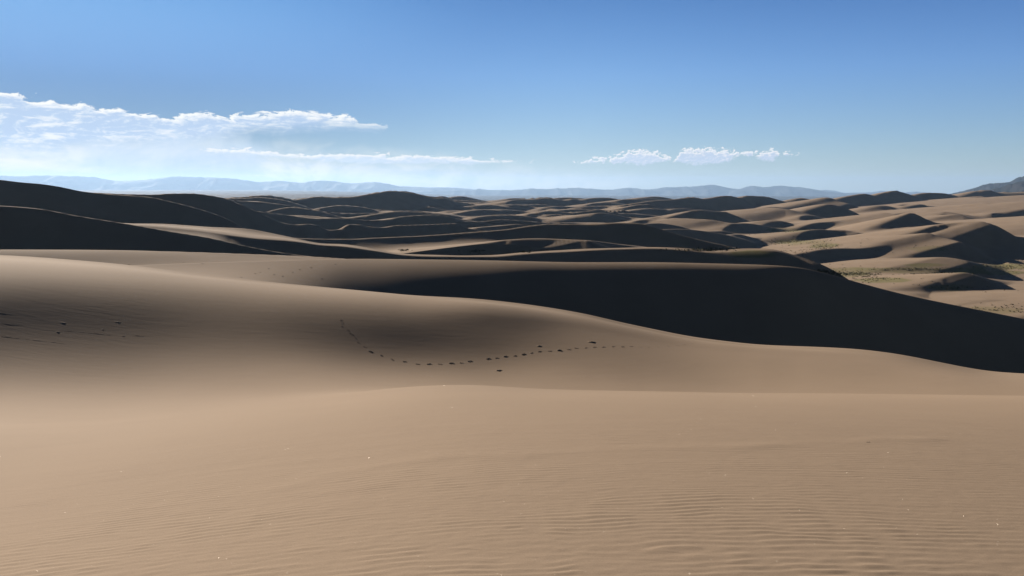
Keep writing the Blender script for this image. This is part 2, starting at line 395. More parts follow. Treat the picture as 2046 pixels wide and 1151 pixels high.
# free standing dunes in the basin: crest places, lee slope, windward slope, crest rounding
DUNES = [
    ([(1500, 418, 2400), (1560, 412, 2400), (1610, 404, 2380), (1653, 394.5, 2350), (1672, 401, 2330), (1700, 408, 2300)], .6, .16, 2),
    ([(1560, 422, 2000), (1600, 417, 1980), (1630, 410, 1950), (1654, 407.6, 1930), (1687, 416, 1930), (1713, 428, 1930)], .62, .2, 2),
    ([(1711, 417, 2200), (1731, 414, 2200), (1761, 410, 2200), (1785, 414, 2200), (1809, 422, 2200), (1840, 428, 2180)], .6, .18, 3),
    ([(1814, 415, 2500), (1827, 410, 2500), (1840, 408, 2500), (1850, 411, 2500)], .6, .12, 3),
    ([(1879, 405, 2900), (1890, 403, 2900), (1905, 403, 2900)], .6, .1, 5),
    ([(1870, 416, 2150), (1905, 414, 2150), (1938, 412, 2150), (1966, 407, 2150), (1984, 405, 2150), (2003, 407, 2150), (2023, 406.5, 2150), (2046, 402, 2150), (2150, 400, 2150)], .6, .1, 3),
    ([(1768, 445, 1480), (1781, 448, 1450), (1792, 441, 1440), (1803, 435, 1440), (1812, 428, 1440), (1820, 425, 1440), (1840, 434, 1440), (1857, 441, 1440), (1875, 448, 1420)], .62, .25, 1.5),
    ([(1700, 437, 1600), (1740, 429, 1600), (1770, 425, 1600), (1790, 429, 1580), (1803, 435, 1550)], .5, .13, 4),
    ([(1818, 462, 1120), (1840, 459, 1100), (1862, 454, 1080), (1872.5, 451, 1060), (1885, 448, 1070), (1905, 445.5, 1080), (1930, 443.5, 1090), (1960, 442.5, 1090), (1985, 449, 1080)], .62, .17, 1.5),
    ([(1827, 483, 960), (1831, 475, 970), (1842, 469, 975), (1853, 466, 980), (1866, 470, 975), (1883, 475, 970), (1905, 480, 960), (1920, 484, 950)], .6, .13, 4),
    ([(1610, 508, 820), (1622, 502, 830), (1654, 497, 850), (1683, 496, 870), (1720, 496, 890), (1753, 494, 910), (1785, 495, 930), (1807, 497, 940), (1829, 503, 950)], .64, .12, 1.5),
    ([(1664, 463, 1240), (1674, 459, 1240), (1687, 460, 1235), (1700, 463, 1230), (1722, 466, 1225)], .6, .1, 6),
    ([(1903, 431, 1700), (1910, 428, 1700), (1918, 429, 1700), (1936, 436, 1680)], .6, .12, 3),
    ([(1846, 434, 1800), (1870, 424, 1820), (1886, 422.5, 1820), (1905, 427, 1800)], .18, .12, 8),
    ([(1866, 520, 780), (1870, 516, 785), (1883, 514, 790), (1905, 516, 790), (1927, 521, 785), (1940, 526, 780)], .55, .11, 3),
    ([(1880, 560, 620), (1895, 555, 628), (1910, 549.5, 634), (1916, 545, 640), (1927, 544, 642), (1949, 550, 640)], .55, .14, 3),
    ([(1820, 563, 640), (1840, 564, 632), (1862, 566, 624), (1879, 568, 616)], .5, .08, 2),
    ([(1774, 579, 575), (1818, 586, 562), (1857, 596, 552), (1883, 600, 548), (1927, 600, 548), (1981, 598, 552), (2046, 600, 556), (2200, 600, 560)], .3, .06, 2),
    ([(1346, 434, 1520), (1370, 427, 1520), (1394, 419, 1520), (1420, 421, 1540), (1449, 423, 1560)], .62, .2, 2),
    ([(1346, 436, 1300), (1380, 437, 1290), (1420, 439, 1280), (1450, 445, 1270), (1480, 453, 1260), (1489, 461, 1250)], .55, .14, 3),
    ([(1449, 432, 1780), (1470, 425, 1800), (1500, 418, 1820), (1540, 415, 1820), (1565, 417, 1800), (1590, 424, 1780)], .25, .1, 10),
    ([(1517, 447, 1450), (1537, 440, 1460), (1558, 441, 1460), (1572, 449, 1450)], .6, .12, 6),
    ([(1483, 412, 2600), (1493, 408, 2600), (1510, 409, 2600), (1532, 404.6, 2600)], .5, .15, 3),
    ([(2010, 480, 1250), (2046, 455, 1300), (2120, 435, 1400), (2250, 420, 1500)], .12, .1, 20),
    ([(1990, 395, 3000), (2020, 393, 3000), (2046, 390, 3000), (2150, 388, 3000)], .4, .08, 6),
    ([(1905, 396, 3100), (1930, 394, 3100), (1960, 392, 3100)], .5, .1, 5),
    # skyline ridges
    ([(1262, 407, 2100), (1310, 400.5, 2150), (1337, 399, 2200), (1381, 394.5, 2260), (1405, 397, 2300), (1452, 391, 2380), (1481, 395.6, 2430), (1493, 391, 2460), (1528, 393, 2540), (1564, 402, 2600), (1590, 410, 2620)], .62, .2, 2),
    ([(1580, 405, 2850), (1600, 395.6, 2900), (1620, 399, 2900)], .6, .2, 3),
    ([(1626, 402, 2850), (1672, 397, 2900), (1709, 389, 2950), (1726, 387, 2980), (1750, 391, 3020), (1774, 383.6, 3050), (1787, 381, 3080), (1800, 383.6, 3100), (1827, 392, 3150)], .62, .22, 2),
    ([(1820, 392, 3200), (1853, 385, 3250), (1883, 386, 3300), (1905, 390, 3350)], .62, .2, 2),
    ([(1900, 394, 3700), (1957, 381, 3750), (1975, 380, 3800), (1992, 384.7, 3850), (2046, 384, 3900), (2150, 385, 4000)], .5, .2, 4),
    ([(1010, 404, 2350), (1030, 399, 2400), (1060, 398.5, 2440), (1090, 396, 2480), (1118, 399, 2520), (1130, 401.5, 2540), (1143, 397, 2560), (1173, 405, 2600), (1205, 412, 2640)], .62, .22, 2),
    ([(1180, 408, 2950), (1203, 402, 3000), (1247, 401, 3050), (1271, 405, 3100), (1300, 410, 3100)], .6, .15, 3),
    ([(885, 398, 2700), (925, 400, 2750), (960, 401.5, 2800), (990, 405, 2850)], .6, .18, 3),
    ([(600, 398, 1750), (640, 392.5, 1780), (667, 394.5, 1800), (700, 393.5, 1830), (735, 388, 1860), (760, 384, 1880), (779, 381, 1900), (820, 385, 1940), (850, 392, 1970), (870, 395.5, 1990), (885, 395, 2010), (900, 400, 2030), (935, 406, 2070), (990, 418, 2120)], .6, .3, 2),
    ([(440, 400, 1450), (458, 396, 1460), (485, 396, 1480), (513, 394, 1500), (534, 395, 1520), (561, 398.5, 1540), (600, 410, 1560)], .6, .3, 2),
    # the crowded middle of the field
    ([(735, 431, 1230), (757, 427, 1240), (790, 423, 1260), (811, 422.5, 1280), (860, 426, 1310), (897, 429.5, 1330)], .62, .14, 1.5),
    ([(655, 439, 1080), (667, 437, 1090), (700, 437.5, 1100), (740, 441, 1110), (780, 438, 1130), (800, 434.5, 1140), (835, 431, 1160), (861, 430.5, 1170)], .6, .12, 1.5),
    ([(921, 425, 1650), (940, 421, 1670), (960, 419, 1690), (985, 419.5, 1710), (1010, 426, 1730)], .62, .15, 2),
    ([(994, 424.5, 1780), (1002, 428, 1760), (1030, 428, 1790), (1058, 425, 1820)], .6, .15, 2),
    ([(985, 439, 1330), (1000, 434.5, 1340), (1020, 438, 1350), (1040, 443, 1370)], .62, .15, 2),
    ([(941, 457, 880), (965, 453.5, 900), (990, 451.5, 920), (1030, 448, 950)], .6, .1, 2),
    ([(845, 420, 1800), (858, 413, 1820), (875, 419, 1840)], .62, .3, 1.5),
    ([(1085, 436, 1420), (1105, 434, 1440), (1144, 430.5, 1470), (1165, 436, 1480)], .62, .15, 2),
    ([(1160, 437, 1380), (1198, 433.5, 1400), (1222, 434, 1420), (1250, 440, 1430)], .6, .14, 2),
    ([(1237, 431, 1620), (1261, 428, 1650), (1286, 428.6, 1680), (1310, 432, 1700)], .6, .15, 2),
    ([(1290, 425, 1950), (1327, 421, 1980), (1350, 420, 2010), (1375, 424, 2030)], .6, .15, 2),
    ([(1150, 415, 2050), (1180, 412, 2080), (1215, 411, 2110), (1250, 417, 2130)], .62, .2, 2),
    ([(1110, 424, 1800), (1130, 418, 1820), (1160, 417, 1850), (1185, 423, 1870)], .62, .2, 2),
    ([(1205, 421, 1850), (1240, 416, 1880), (1290, 408, 1950), (1310, 412, 1960)], .62, .18, 2),
    ([(640, 415, 1480), (680, 410, 1500), (720, 413, 1520), (750, 420, 1530)], .6, .3, 2),
    ([(545, 420, 1180), (580, 414, 1200), (620, 418, 1220), (660, 428, 1230)], .6, .3, 2),
    ([(560, 436, 960), (600, 431, 980), (640, 433, 1000), (690, 445, 1010)], .6, .3, 2),
    ([(1050, 432, 1500), (1060, 427, 1520), (1085, 430, 1530)], .62, .2, 1.5),
    ([(1010, 412, 2150), (1040, 409, 2180), (1080, 408, 2220), (1110, 413, 2240)], .62, .2, 2),
    # small humps inside the lit hollow of the mid dune
    ([(1020, 478.5, 440), (1070, 476, 446), (1110, 477.5, 448), (1170, 480, 446)], .35, .12, 6),
]


def scatter_dunes(seed, count, ra, rb, aa, ab, gap, ha, hb, la, lb):
    """more crescent dunes between the named ones: world places, arcs square to the wind"""
    g = np.random.default_rng(seed)
    out = []; tries = 0
    while len(out) < count and tries < 4000:
        tries += 1
        r = math.exp(g.uniform(math.log(ra), math.log(rb))); a = math.radians(g.uniform(aa, ab))
        c = np.array([math.sin(a) * r, math.cos(a) * r])
        if any(np.hypot(*(c - o[0])) < gap + .025 * r for o in out): continue
        out.append((c, r, a))
    res = []
    perp = np.array([-LEE[1], LEE[0]]); lee = np.array(LEE)
    for c, r, a in out:
        L = g.uniform(la, lb) * (1 + r / 4000); h = g.uniform(ha, hb) * (1 + r / 3500)
        base = float(floor_z(r)) + (1 if a > .2 else 9)
        t = np.linspace(-1, 1, 15)
        bend = g.uniform(.15, .5); skew = g.uniform(-.2, .2)
        P = c[None] + perp[None] * (t * L)[:, None] + lee[None] * ((t ** 2) * L * bend + skew * t * L)[:, None]
        res.append(((P[:, 0], P[:, 1], base + h * (1 - np.abs(t) ** 2.2)), g.uniform(.55, .64), g.uniform(.1, .18), 1.5))
    return res


SCATTER = scatter_dunes(21, 125, 1050, 3300, -9, 35, 75, 6, 15, 35, 95) + scatter_dunes(5, 36, 900, 2900, -13, 11, 80, 8, 16, 40, 110)


def grid_axes():
    lr = [math.log(0.3)]
    while math.exp(lr[-1]) < 60000:
        r = math.exp(lr[-1])
        st = 0.05 if r < 2.5 else 0.0030 if r < 22 else 0.0032 if r < 720 else 0.0055 if r < 5000 else 0.05
        lr.append(lr[-1] + st)
    R = np.exp(np.array(lr))
    inner = np.radians(np.arange(-37, 37.001, 0.06))
    left = np.radians(np.concatenate([np.arange(-180, -66, 3.0), np.arange(-66, -37, 0.3)]))
    right = np.radians(np.concatenate([np.arange(37.3, 50, 0.3), np.arange(50, 180, 3.0)]))
    return np.concatenate([left, inner, right]), R


AZ, R = grid_axes()


def loft(az, R):
    nodes = []
    for L in LINES:
        a = np.array(L['az']); aa = np.clip(az, a[0], a[-1])
        r = pchip(a, L['r'], aa); z = pchip(a, L['z'], aa)
        back = sstep(np.abs(az), math.radians(70), math.radians(150))   # one calm slope behind the viewer
        zm = float(np.mean(L['z'])); rm = float(np.mean(L['r']))
        z = z * (1 - back) + zm * back; r = r * (1 - back) + rm * back
        sg = 16.0 if rm < 250 else 6.0 if rm < 700 else 2.0
        kx = np.arange(-int(3 * sg), int(3 * sg) + 1); kw = np.exp(-0.5 * (kx / sg) ** 2); kw /= kw.sum()
        r, z = (np.convolve(np.pad(q, len(kx) // 2, mode='edge'), kw, 'valid') for q in (r, z))
        nodes.append([r, z, np.interp(az, *L['sn']), np.interp(az, *L['sf'])])
    # far faces stand near the angle of repose: the trough lies close in front of its crest
    for k in range(len(nodes) - 1):
        if nodes[k + 1][0].mean() > 700 and nodes[k + 1][0].mean() < 4200 and k % 2 == STEEP_PARITY:
            dz = np.maximum(nodes[k + 1][1] - nodes[k][1], 4.0)
            nodes[k][0] = nodes[k + 1][0] - np.clip(dz / 0.58, 14, 200)
    # wander of the far crests in plan: same sight line, a little nearer or farther
    out = np.zeros((len(R), len(az)), np.float32)
    rr = R[:, None]
    for k in range(len(nodes) - 1):
        r0, z0, _, m0 = nodes[k]; r1, z1, m1, _ = nodes[k + 1]
        lo = np.searchsorted(R, r0.min() * 0.999); hi = np.searchsorted(R, r1.max() * 1.001)
        sub = R[lo:hi][:, None]
        h = (r1 - r0)[None, :]
        t = (sub - r0[None, :]) / h
        mk = (t >= 0) & (t < 1)
        if k == len(nodes) - 2: mk = (t >= 0)
        t = np.clip(t, 0, 1)
        sec = (z1 - z0) / (r1 - r0)
        lim = 3.0 * np.sqrt(sec * sec + .03 ** 2)
        a0 = np.clip(m0, -lim, lim)
        a1 = np.clip(m1, -lim, lim)
        v = (z0 * (1 + 2 * t) * (1 - t) ** 2 + a0 * h * t * (1 - t) ** 2 + z1 * t * t * (3 - 2 * t) + a1 * h * t * t * (t - 1))
        blk = out[lo:hi]
        blk[mk] = v[mk]
    out[R < 0.31] = nodes[0][1][None, :]
    return out


def add_dunes(Z, X, Y):
    azd_ = AZ
    for pts, sl, sw, rr in DUNES + SCATTER:
        if isinstance(pts, tuple):
            cx, cy, cz = pts
            p = np.stack([cx, cy, np.hypot(cx, cy)], 1); pa = np.arctan2(cx, cy)
        else:
            p = np.array(pts, float)
            cx, cy, cz = spot(p[:, 0], p[:, 1], p[:, 2]); pa = ray(p[:, 0], p[:, 1])[0]
        seg = np.concatenate([[0], np.cumsum(np.hypot(np.diff(cx), np.diff(cy)))])
        n = int(min(320, max(24, seg[-1] / 2)))
        u = np.linspace(0, seg[-1], n)
        cx = pchip(seg, cx, u); cy = pchip(seg, cy, u); cz = pchip(seg, cz, u)
        top = cz.max() - (-95)
        reach = min(top / min(sl, sw) * 1.1, 700)
        rmin, rmax = p[:, 2].min() - reach, p[:, 2].max() + reach
        rmid = p[:, 2].mean()
        a = pa
        rr = max(rr * .35, .0026 * rmid)      # crests no finer than the sheet can carry
        da = reach / rmid
        i0, i1 = np.searchsorted(R, max(rmin, 430)), np.searchsorted(R, rmax)
        j0, j1 = np.searchsorted(AZ, a.min() - da), np.searchsorted(AZ, a.max() + da)
        xs, ys = X[i0:i1, j0:j1], Y[i0:i1, j0:j1]
        best = np.full(xs.shape, -1e9, np.float32)
        for qx, qy, qz in zip(cx, cy, cz):
            dx = xs - qx; dy = ys - qy
            d = np.sqrt(dx * dx + dy * dy) + 1e-3
            c = (dx * LEE[0] + dy * LEE[1]) / d
            s = sw + (sl - sw) * sstep(c, -0.25, 0.45)
            dd = np.sqrt(d * d + rr * rr) - rr
            drop = s * dd
            # slopes ease out towards the foot
            best = np.maximum(best, qz - drop)
        base = Z[i0:i1, j0:j1]
        k = 5.0
        h = np.clip(0.5 + 0.5 * (best - base) / k, 0, 1)
        Z[i0:i1, j0:j1] = base * (1 - h) + best * h + k * h * (1 - h)
    return Z


def build_heights():
    X = (np.sin(AZ)[None, :] * R[:, None]).astype(np.float32)
    Y = (np.cos(AZ)[None, :] * R[:, None]).astype(np.float32)
    Z = loft(AZ, R)
    # the near hollow is one smooth sheet: ease the profile along the sight lines
    k0, k1 = np.searchsorted(R, 12), np.searchsorted(R, 84)
    sg = 20.0; kx = np.arange(-60, 61); kw = np.exp(-0.5 * (kx / sg) ** 2); kw /= kw.sum()
    src = Z[k0 - 60:k1 + 60].astype(np.float64)
    sm = sum(wt * src[60 + d:len(src) - 60 + d] for d, wt in zip(kx, kw))
    rr_ = R[k0:k1][:, None]; az_ = AZ[None, :]
    a850, a1000 = float(ray(800, 780)[0]), float(ray(980, 780)[0])
    wl = sstep(rr_, 13, 18) * (1 - sstep(rr_, 58, 70)) * (1 - sstep(az_, a850, a1000))
    wr = sstep(rr_, 33, 38) * (1 - sstep(rr_, 46, 54)) * sstep(az_, a850, a1000)
    wt_ = np.clip(wl + wr, 0, 1)
    Z[k0:k1] = (Z[k0:k1] * (1 - wt_) + sm * wt_).astype(np.float32)
    # low wandering dunes over the basin and the far field, steeper on the lee side
    i0 = np.searchsorted(R, 440)
    xs, ys = X[i0:], Y[i0:]
    rr = np.hypot(xs, ys)
    def field(x, y):
        wx = x + 60 * vnoise(x / 260 + 3, y / 260); wy = y + 60 * vnoise(x / 260 + 9, y / 260 + 4)
        u = (wx * LEE[0] + wy * LEE[1]) / 130; v = (-wx * LEE[1] + wy * LEE[0]) / 300
        n1 = vnoise(u, v); n2 = vnoise(u * 2.1 + 7, v * 2.3)
        return (1 - np.abs(n1) * 2) * 1.0 + (1 - np.abs(n2) * 2) * .4
    f = field(xs, ys)
    f2 = field(xs - LEE[0] * f * 32, ys - LEE[1] * f * 32)
    amp = 6.5 * sstep(rr, 700, 1500) * (1 - sstep(rr, 3600, 4600)) * (0.6 + 0.4 * vnoise(xs / 500, ys / 500))
    Z[i0:] += amp * f2
    # smaller sharp ridges between the big dunes
    def small(x, y):
        wx = x + 25 * vnoise(x / 120 + 1, y / 120); wy = y + 25 * vnoise(x / 120 + 5, y / 120 + 8)
        return 1 - 2 * np.abs(vnoise((wx * LEE[0] + wy * LEE[1]) / 62, (-wx * LEE[1] + wy * LEE[0]) / 150))
    left = .25 + .75 * sstep(AZ[None, :], math.radians(-13), math.radians(-8)) + .5 * sstep(AZ[None, :], math.radians(-11), math.radians(-6)) * (1 - sstep(AZ[None, :], math.radians(8), math.radians(14)))
    g1 = small(xs, ys)
    g2 = small(xs - LEE[0] * g1 * 20, ys - LEE[1] * g1 * 20)
    Z[i0:] += (left * 4.2 * sstep(rr, 620, 1000) * (1 - sstep(rr, 2600, 3600)) * sstep(vnoise(xs / 330 + 2, ys / 330), -.35, .25) * g2).astype(np.float32)
    Z = add_dunes(Z, X, Y)
    # gentle wind shaping at middle distances
    rr = R[:, None]
    A = 0.05 * sstep(rr, 20, 60) * (1 - sstep(rr, 150, 260)) + 0.25 * sstep(rr, 200, 400) * (1 - sstep(rr, 3000, 5000))
    Z += A * fbm(X / (8 + 0 * X) * 0.35, Y / 8 * 0.35, 2) * (rr < 260) + A * 1.0 * fbm(X / 38, Y / 38, 3) * (rr >= 200)
    return X, Y, Z


X, Y, Z = build_heights()


def height_at(px, py, r0=None):
    """first place where the sight line meets the sand: returns x, y, z"""
    a, t = ray(px, py)
    a = float(a); t = float(t)
    j = np.clip(np.searchsorted(AZ, a), 1, len(AZ) - 1)
    fr = (a - AZ[j - 1]) / (AZ[j] - AZ[j - 1])
    zz = Z[:, j - 1] * (1 - fr) + Z[:, j] * fr
    below = (zz - t * R) >= 0
    below[R < (r0 or 2.0)] = False
    i = int(np.argmax(below))
    f0 = t * R[i - 1] - zz[i - 1]; f1 = t * R[i] - zz[i]
    q = f0 / (f0 - f1 + 1e-9)
    r = R[i - 1] + q * (R[i] - R[i - 1])
    return math.sin(a) * r, math.cos(a) * r, float(t * r)


def z_at(x, y):
    a = math.atan2(x, y); r = math.hypot(x, y)
    j = int(np.clip(np.searchsorted(AZ, a), 1, len(AZ) - 1)); i = int(np.clip(np.searchsorted(R, r), 1, len(R) - 1))
    fa = (a - AZ[j - 1]) / (AZ[j] - AZ[j - 1]); fr = (r - R[i - 1]) / (R[i] - R[i - 1])
    return float((Z[i - 1, j - 1] * (1 - fa) + Z[i - 1, j] * fa) * (1 - fr) + (Z[i, j - 1] * (1 - fa) + Z[i, j] * fa) * fr)


# wind ripples in the near sand, real relief
def ripples():
    i1 = np.searchsorted(R, 20.0)
    xs, ys = X[:i1].astype(np.float64), Y[:i1].astype(np.float64)
    rr = R[:i1][:, None]
    ux = ys - 0.10 * xs
    wv = 1.1 * vnoise(xs / 1.7, ys / 0.9) + 0.75 * vnoise(xs / 0.55 + 4, ys / 0.42) + 0.30 * vnoise(xs / .22, ys / .2)
    lam = 0.098
    ph = ux / lam + 0.62 * wv + 0.8 * vnoise(xs / 5, ys / 4)
    fr = ph - np.floor(ph)
    # asymmetric crest: slow rise towards the viewer, short fall
    prof = np.where(fr < 0.66, 0.5 - 0.5 * np.cos(np.pi * fr / 0.66), 0.5 + 0.5 * np.cos(np.pi * (fr - 0.66) / 0.34))
    patch = 0.22 + 0.78 * sstep(fbm(xs / 1.1 + 8, ys / 0.5 + 2, 3), -0.6, 0.6)
    patch = patch * (.7 + .5 * vnoise(xs / .16 + 3, ys / .35))
    fade = (1 - sstep(rr, 8.0, 19.0)) * (0.5 + 0.5 * (1 - sstep(rr, 4.5, 9.0)))
    return (prof * 0.0060 * patch * fade + 0.0011 * fbm(xs / .11, ys / .06, 2) * fade).astype(np.float32)


i1 = np.searchsorted(R, 20.0)
scarp = [height_at(*p, 3) for p in [(560, 975), (640, 952), (760, 930), (900, 913), (1050, 907), (1200, 901), (1400, 896), (1600, 888), (1850, 878)]]
j0_, j1_ = np.searchsorted(AZ, -.5), np.searchsorted(AZ, .62)
xs_, ys_ = X[:i1, j0_:j1_], Y[:i1, j0_:j1_]
dmin = np.full(xs_.shape, 9.0)
for a_, b_ in zip(scarp[:-1], scarp[1:]):
    ab = (b_[0] - a_[0], b_[1] - a_[1]); l2 = ab[0] ** 2 + ab[1] ** 2
    q = np.clip(((xs_ - a_[0]) * ab[0] + (ys_ - a_[1]) * ab[1]) / l2, 0, 1)
    px_, py_ = a_[0] + q * ab[0], a_[1] + q * ab[1]
    d_ = np.hypot(xs_ - px_, ys_ - py_) * np.sign(ys_ - py_)
    dmin = np.where(np.abs(d_) < np.abs(dmin), d_, dmin)
wob = dmin + .10 * vnoise(xs_ / .5, ys_ / .5)
Z[:i1, j0_:j1_] += (.010 * np.exp(-(wob / .20) ** 2) * (.6 + .4 * vnoise(xs_ / .9, ys_ / .9))).astype(np.float32)
Z[:i1] += ripples()


# ------------------------------------------------------------------ materials
def principled(name, color, rough=0.9, spec=0.2):
    m = bpy.data.materials.new(name)
    m.use_nodes = True
    t = NT(m.node_tree)
    out = t.n('ShaderNodeOutputMaterial')
    b = t.n('ShaderNodeBsdfPrincipled')
    b.inputs['Roughness'].default_value = rough
    b.inputs['Specular IOR Level'].default_value = spec
    if color is not None:
        b.inputs['Base Color'].default_value = (*color, 1)
    t.t.links.new(b.outputs[0], out.inputs[0])
    return m, t, b


SAND = (0.312, 0.240, 0.173)


def sand_material():
    m, t, b = principled('sand', None, 1.0, 0.05)
    g = t.n('ShaderNodeNewGeometry').outputs['Position']
    n1 = t.noise(g, 0.05, 5, 0.55)
    n2 = t.noise(g, 0.9, 4, 0.6)
    n3 = t.noise(g, 95.0, 2, 0.7)
    c = t.mix(t.ramp(n1, .35, .68), tuple(v * .93 for v in SAND), tuple(v * 1.06 for v in SAND))
    c = t.mix(t.m('MULTIPLY', t.ramp(n2, .5, .75), .18), c, (SAND[0] * .8, SAND[1] * .78, SAND[2] * .80))
    c = t.mix(t.m('MULTIPLY', t.ramp(n3, .3, .7), .5), c, (SAND[0] * .72, SAND[1] * .70, SAND[2] * .68))
    # plant-covered flats of the basin: attribute painted from where the ground cover grows
    at = t.n('ShaderNodeAttribute', attribute_name='veg').outputs['Fac']
    v1 = t.noise(g, 0.035, 6, 0.65)
    vg = t.ramp(t.m('ADD', t.m('MULTIPLY', at, 1.15), t.m('MULTIPLY', t.m('SUBTRACT', v1, .5), 1.5)), .45, .85)
    vcol = t.mix(t.ramp(t.noise(g, 0.02, 3, .5), .4, .6), (0.190, 0.172, 0.085), (0.235, 0.190, 0.115))
    c = t.mix(t.m('MULTIPLY', vg, .9), c, vcol)
    # the far plain is grey brown scrub
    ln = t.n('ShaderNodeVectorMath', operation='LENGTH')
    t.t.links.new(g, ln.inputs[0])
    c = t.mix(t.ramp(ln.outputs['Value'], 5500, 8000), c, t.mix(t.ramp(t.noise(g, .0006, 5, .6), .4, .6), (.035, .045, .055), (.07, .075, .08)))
    t.t.links.new(c, b.inputs['Base Color'])
    # grain
    bp = t.n('ShaderNodeBump')
    bp.inputs['Strength'].default_value = 0.35
    bp.inputs['Distance'].default_value = 0.0022
    t.t.links.new(t.noise(g, 130.0, 3, .7), bp.inputs['Height'])
    # wind texture of the farther slopes: long low streaks
    mp = t.n('ShaderNodeVectorMath', operation='MULTIPLY')
    t.t.links.new(g, mp.inputs[0]); mp.inputs[1].default_value = (.55, 2.6, 1.0)
    bp2 = t.n('ShaderNodeBump')
    bp2.inputs['Strength'].default_value = 0.26
    bp2.inputs['Distance'].default_value = 0.03
    t.t.links.new(t.noise(mp.outputs[0], 1.0, 5, .62, .6), bp2.inputs['Height'])
    t.t.links.new(bp.outputs[0], bp2.inputs['Normal'])
    t.t.links.new(bp2.outputs[0], b.inputs['Normal'])
    return m


M_SAND = sand_material()


def tag(o, label=None, cat=None, group=None, kind=None):
    if label: o['label'] = label
    if cat: o['category'] = cat
    if group: o['group'] = group
    if kind: o['kind'] = kind
    return o


def grid_mesh(name, x, y, z, mat, attr=None, smooth=True):
    nr, nc = x.shape
    co = np.stack([x, y, z], -1).reshape(-1, 3).astype(np.float32)
    idx = np.arange(nr * nc).reshape(nr, nc)
    q = np.stack([idx[:-1, :-1], idx[:-1, 1:], idx[1:, 1:], idx[1:, :-1]], -1).reshape(-1, 4)[:, ::-1]
    me = bpy.data.meshes.new(name)
    me.vertices.add(len(co)); me.vertices.foreach_set('co', co.ravel())
    me.loops.add(q.size); me.loops.foreach_set('vertex_index', q.ravel().astype(np.int32))
    me.polygons.add(len(q))
    me.polygons.foreach_set('loop_start', np.arange(0, q.size, 4, dtype=np.int32))
    me.polygons.foreach_set('loop_total', np.full(len(q), 4, np.int32))
    me.update(calc_edges=True)
    if attr is not None:
        a = me.attributes.new('veg', 'FLOAT', 'POINT')
        a.data.foreach_set('value', attr.reshape(-1).astype(np.float32))
    me.polygons.foreach_set('use_smooth', np.ones(len(q), bool))
    me.materials.append(mat)
    o = bpy.data.objects.new(name, me)
    COL.objects.link(o)
    return o


# ground cover mask: patches given as places in the photograph on the basin floor
VEG = [((1760, 540), 190, 7), ((1900, 541), 120, 6), ((2000, 533), 90, 8), ((1640, 490), 40, 9), ((1600, 484), 70, 8), ((1500, 508), 60, 10), ((1700, 548), 50, 9),
       ((1850, 497), 70, 6), ((1570, 460), 60, 5), ((1980, 620), 90, 9), ((1850, 530), 50, 5), ((1900, 575), 60, 8), ((1760, 560), 70, 6), ((2010, 545), 60, 6)]


def veg_mask():
    V = np.zeros(Z.shape, np.float32)
    i0, i2 = np.searchsorted(R, 380), np.searchsorted(R, 2400)
    t = Z[i0:i2] / R[i0:i2][:, None]
    # where each point falls for the viewer, only used to place the patches
    x, y, z = X[i0:i2], Y[i0:i2], Z[i0:i2]
    c, s = math.cos(PITCH), math.sin(PITCH)
    f = y * c - z * s; u = y * s + z * c
    fx = np.where(f > 1, x / np.maximum(f, 1) * FPX + W0 / 2, -999); fy = H0 / 2 - u / np.maximum(f, 1) * FPX
    for (px, py), sx, sy in VEG:
        V[i0:i2] = np.maximum(V[i0:i2], np.exp(-((fx - px) / sx) ** 2 - ((fy - py) / sy) ** 2))
    return V


VM = veg_mask()
cut1 = int(np.searchsorted(R, 88.0)); cut2 = int(np.searchsorted(R, 4600.0))
tag(grid_mesh('ground', X[:cut1 + 1], Y[:cut1 + 1], Z[:cut1 + 1], M_SAND, VM[:cut1 + 1]), kind='structure')
tag(grid_mesh('dunes', X[cut1:cut2 + 1], Y[cut1:cut2 + 1], Z[cut1:cut2 + 1], M_SAND, VM[cut1:cut2 + 1]), kind='structure')
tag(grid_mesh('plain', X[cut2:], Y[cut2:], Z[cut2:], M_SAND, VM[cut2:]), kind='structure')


# ------------------------------------------------------------------ distant mountains
def rock_material(name, a, b, sc):
    m, t, bs = principled(name, None, 0.95, 0.05)
    g = t.n('ShaderNodeNewGeometry').outputs['Position']
    t.t.links.new(t.mix(t.ramp(t.noise(g, sc, 6, .6), .35, .65), a, b), bs.inputs['Base Color'])
    return m


def mountain_range(name, pts, dist, depth, base_z, mat, seed, rough, lat=1.0, n=700, m=60):
    """a real massif: skyline through given places, falling away to both sides with spurs and gullies"""
    az = np.array([float(ray(p[0], p[1])[0]) for p in pts]); tz = np.array([float(ray(p[0], p[1])[1]) for p in pts])
    a = np.linspace(az[0], az[-1], n)
    top = pchip(az, tz, a) * dist
    v = np.linspace(-1, 1, m)[:, None]
    r = dist + v * depth
    x = np.sin(a)[None, :] * r; y = np.cos(a)[None, :] * r
    crest = top[None, :] - base_z
    k = dist * 0.02 * lat
    nz = fbm(x / k + seed, y / (k * 2.2), 5, .55)
    spur = 1 - np.abs(vnoise(x / k * 1.6 + seed * 3, y / (k * 6)))
    prof = (1 - np.abs(v)) ** 1.15
    z = base_z + crest * prof * (1 + 0.0 * nz) + crest * (spur - .75) * rough * prof * (1 - prof) * 3.0 + crest * nz * rough * prof * (1 - prof ** 2) * 1.2
    z += crest * fbm(a[None, :] * 260 + seed, a[None, :] * 0 + 1.5, 3) * 0.02 * prof
    return grid_mesh(name, x.astype(np.float32), y.astype(np.float32), z.astype(np.float32), mat)


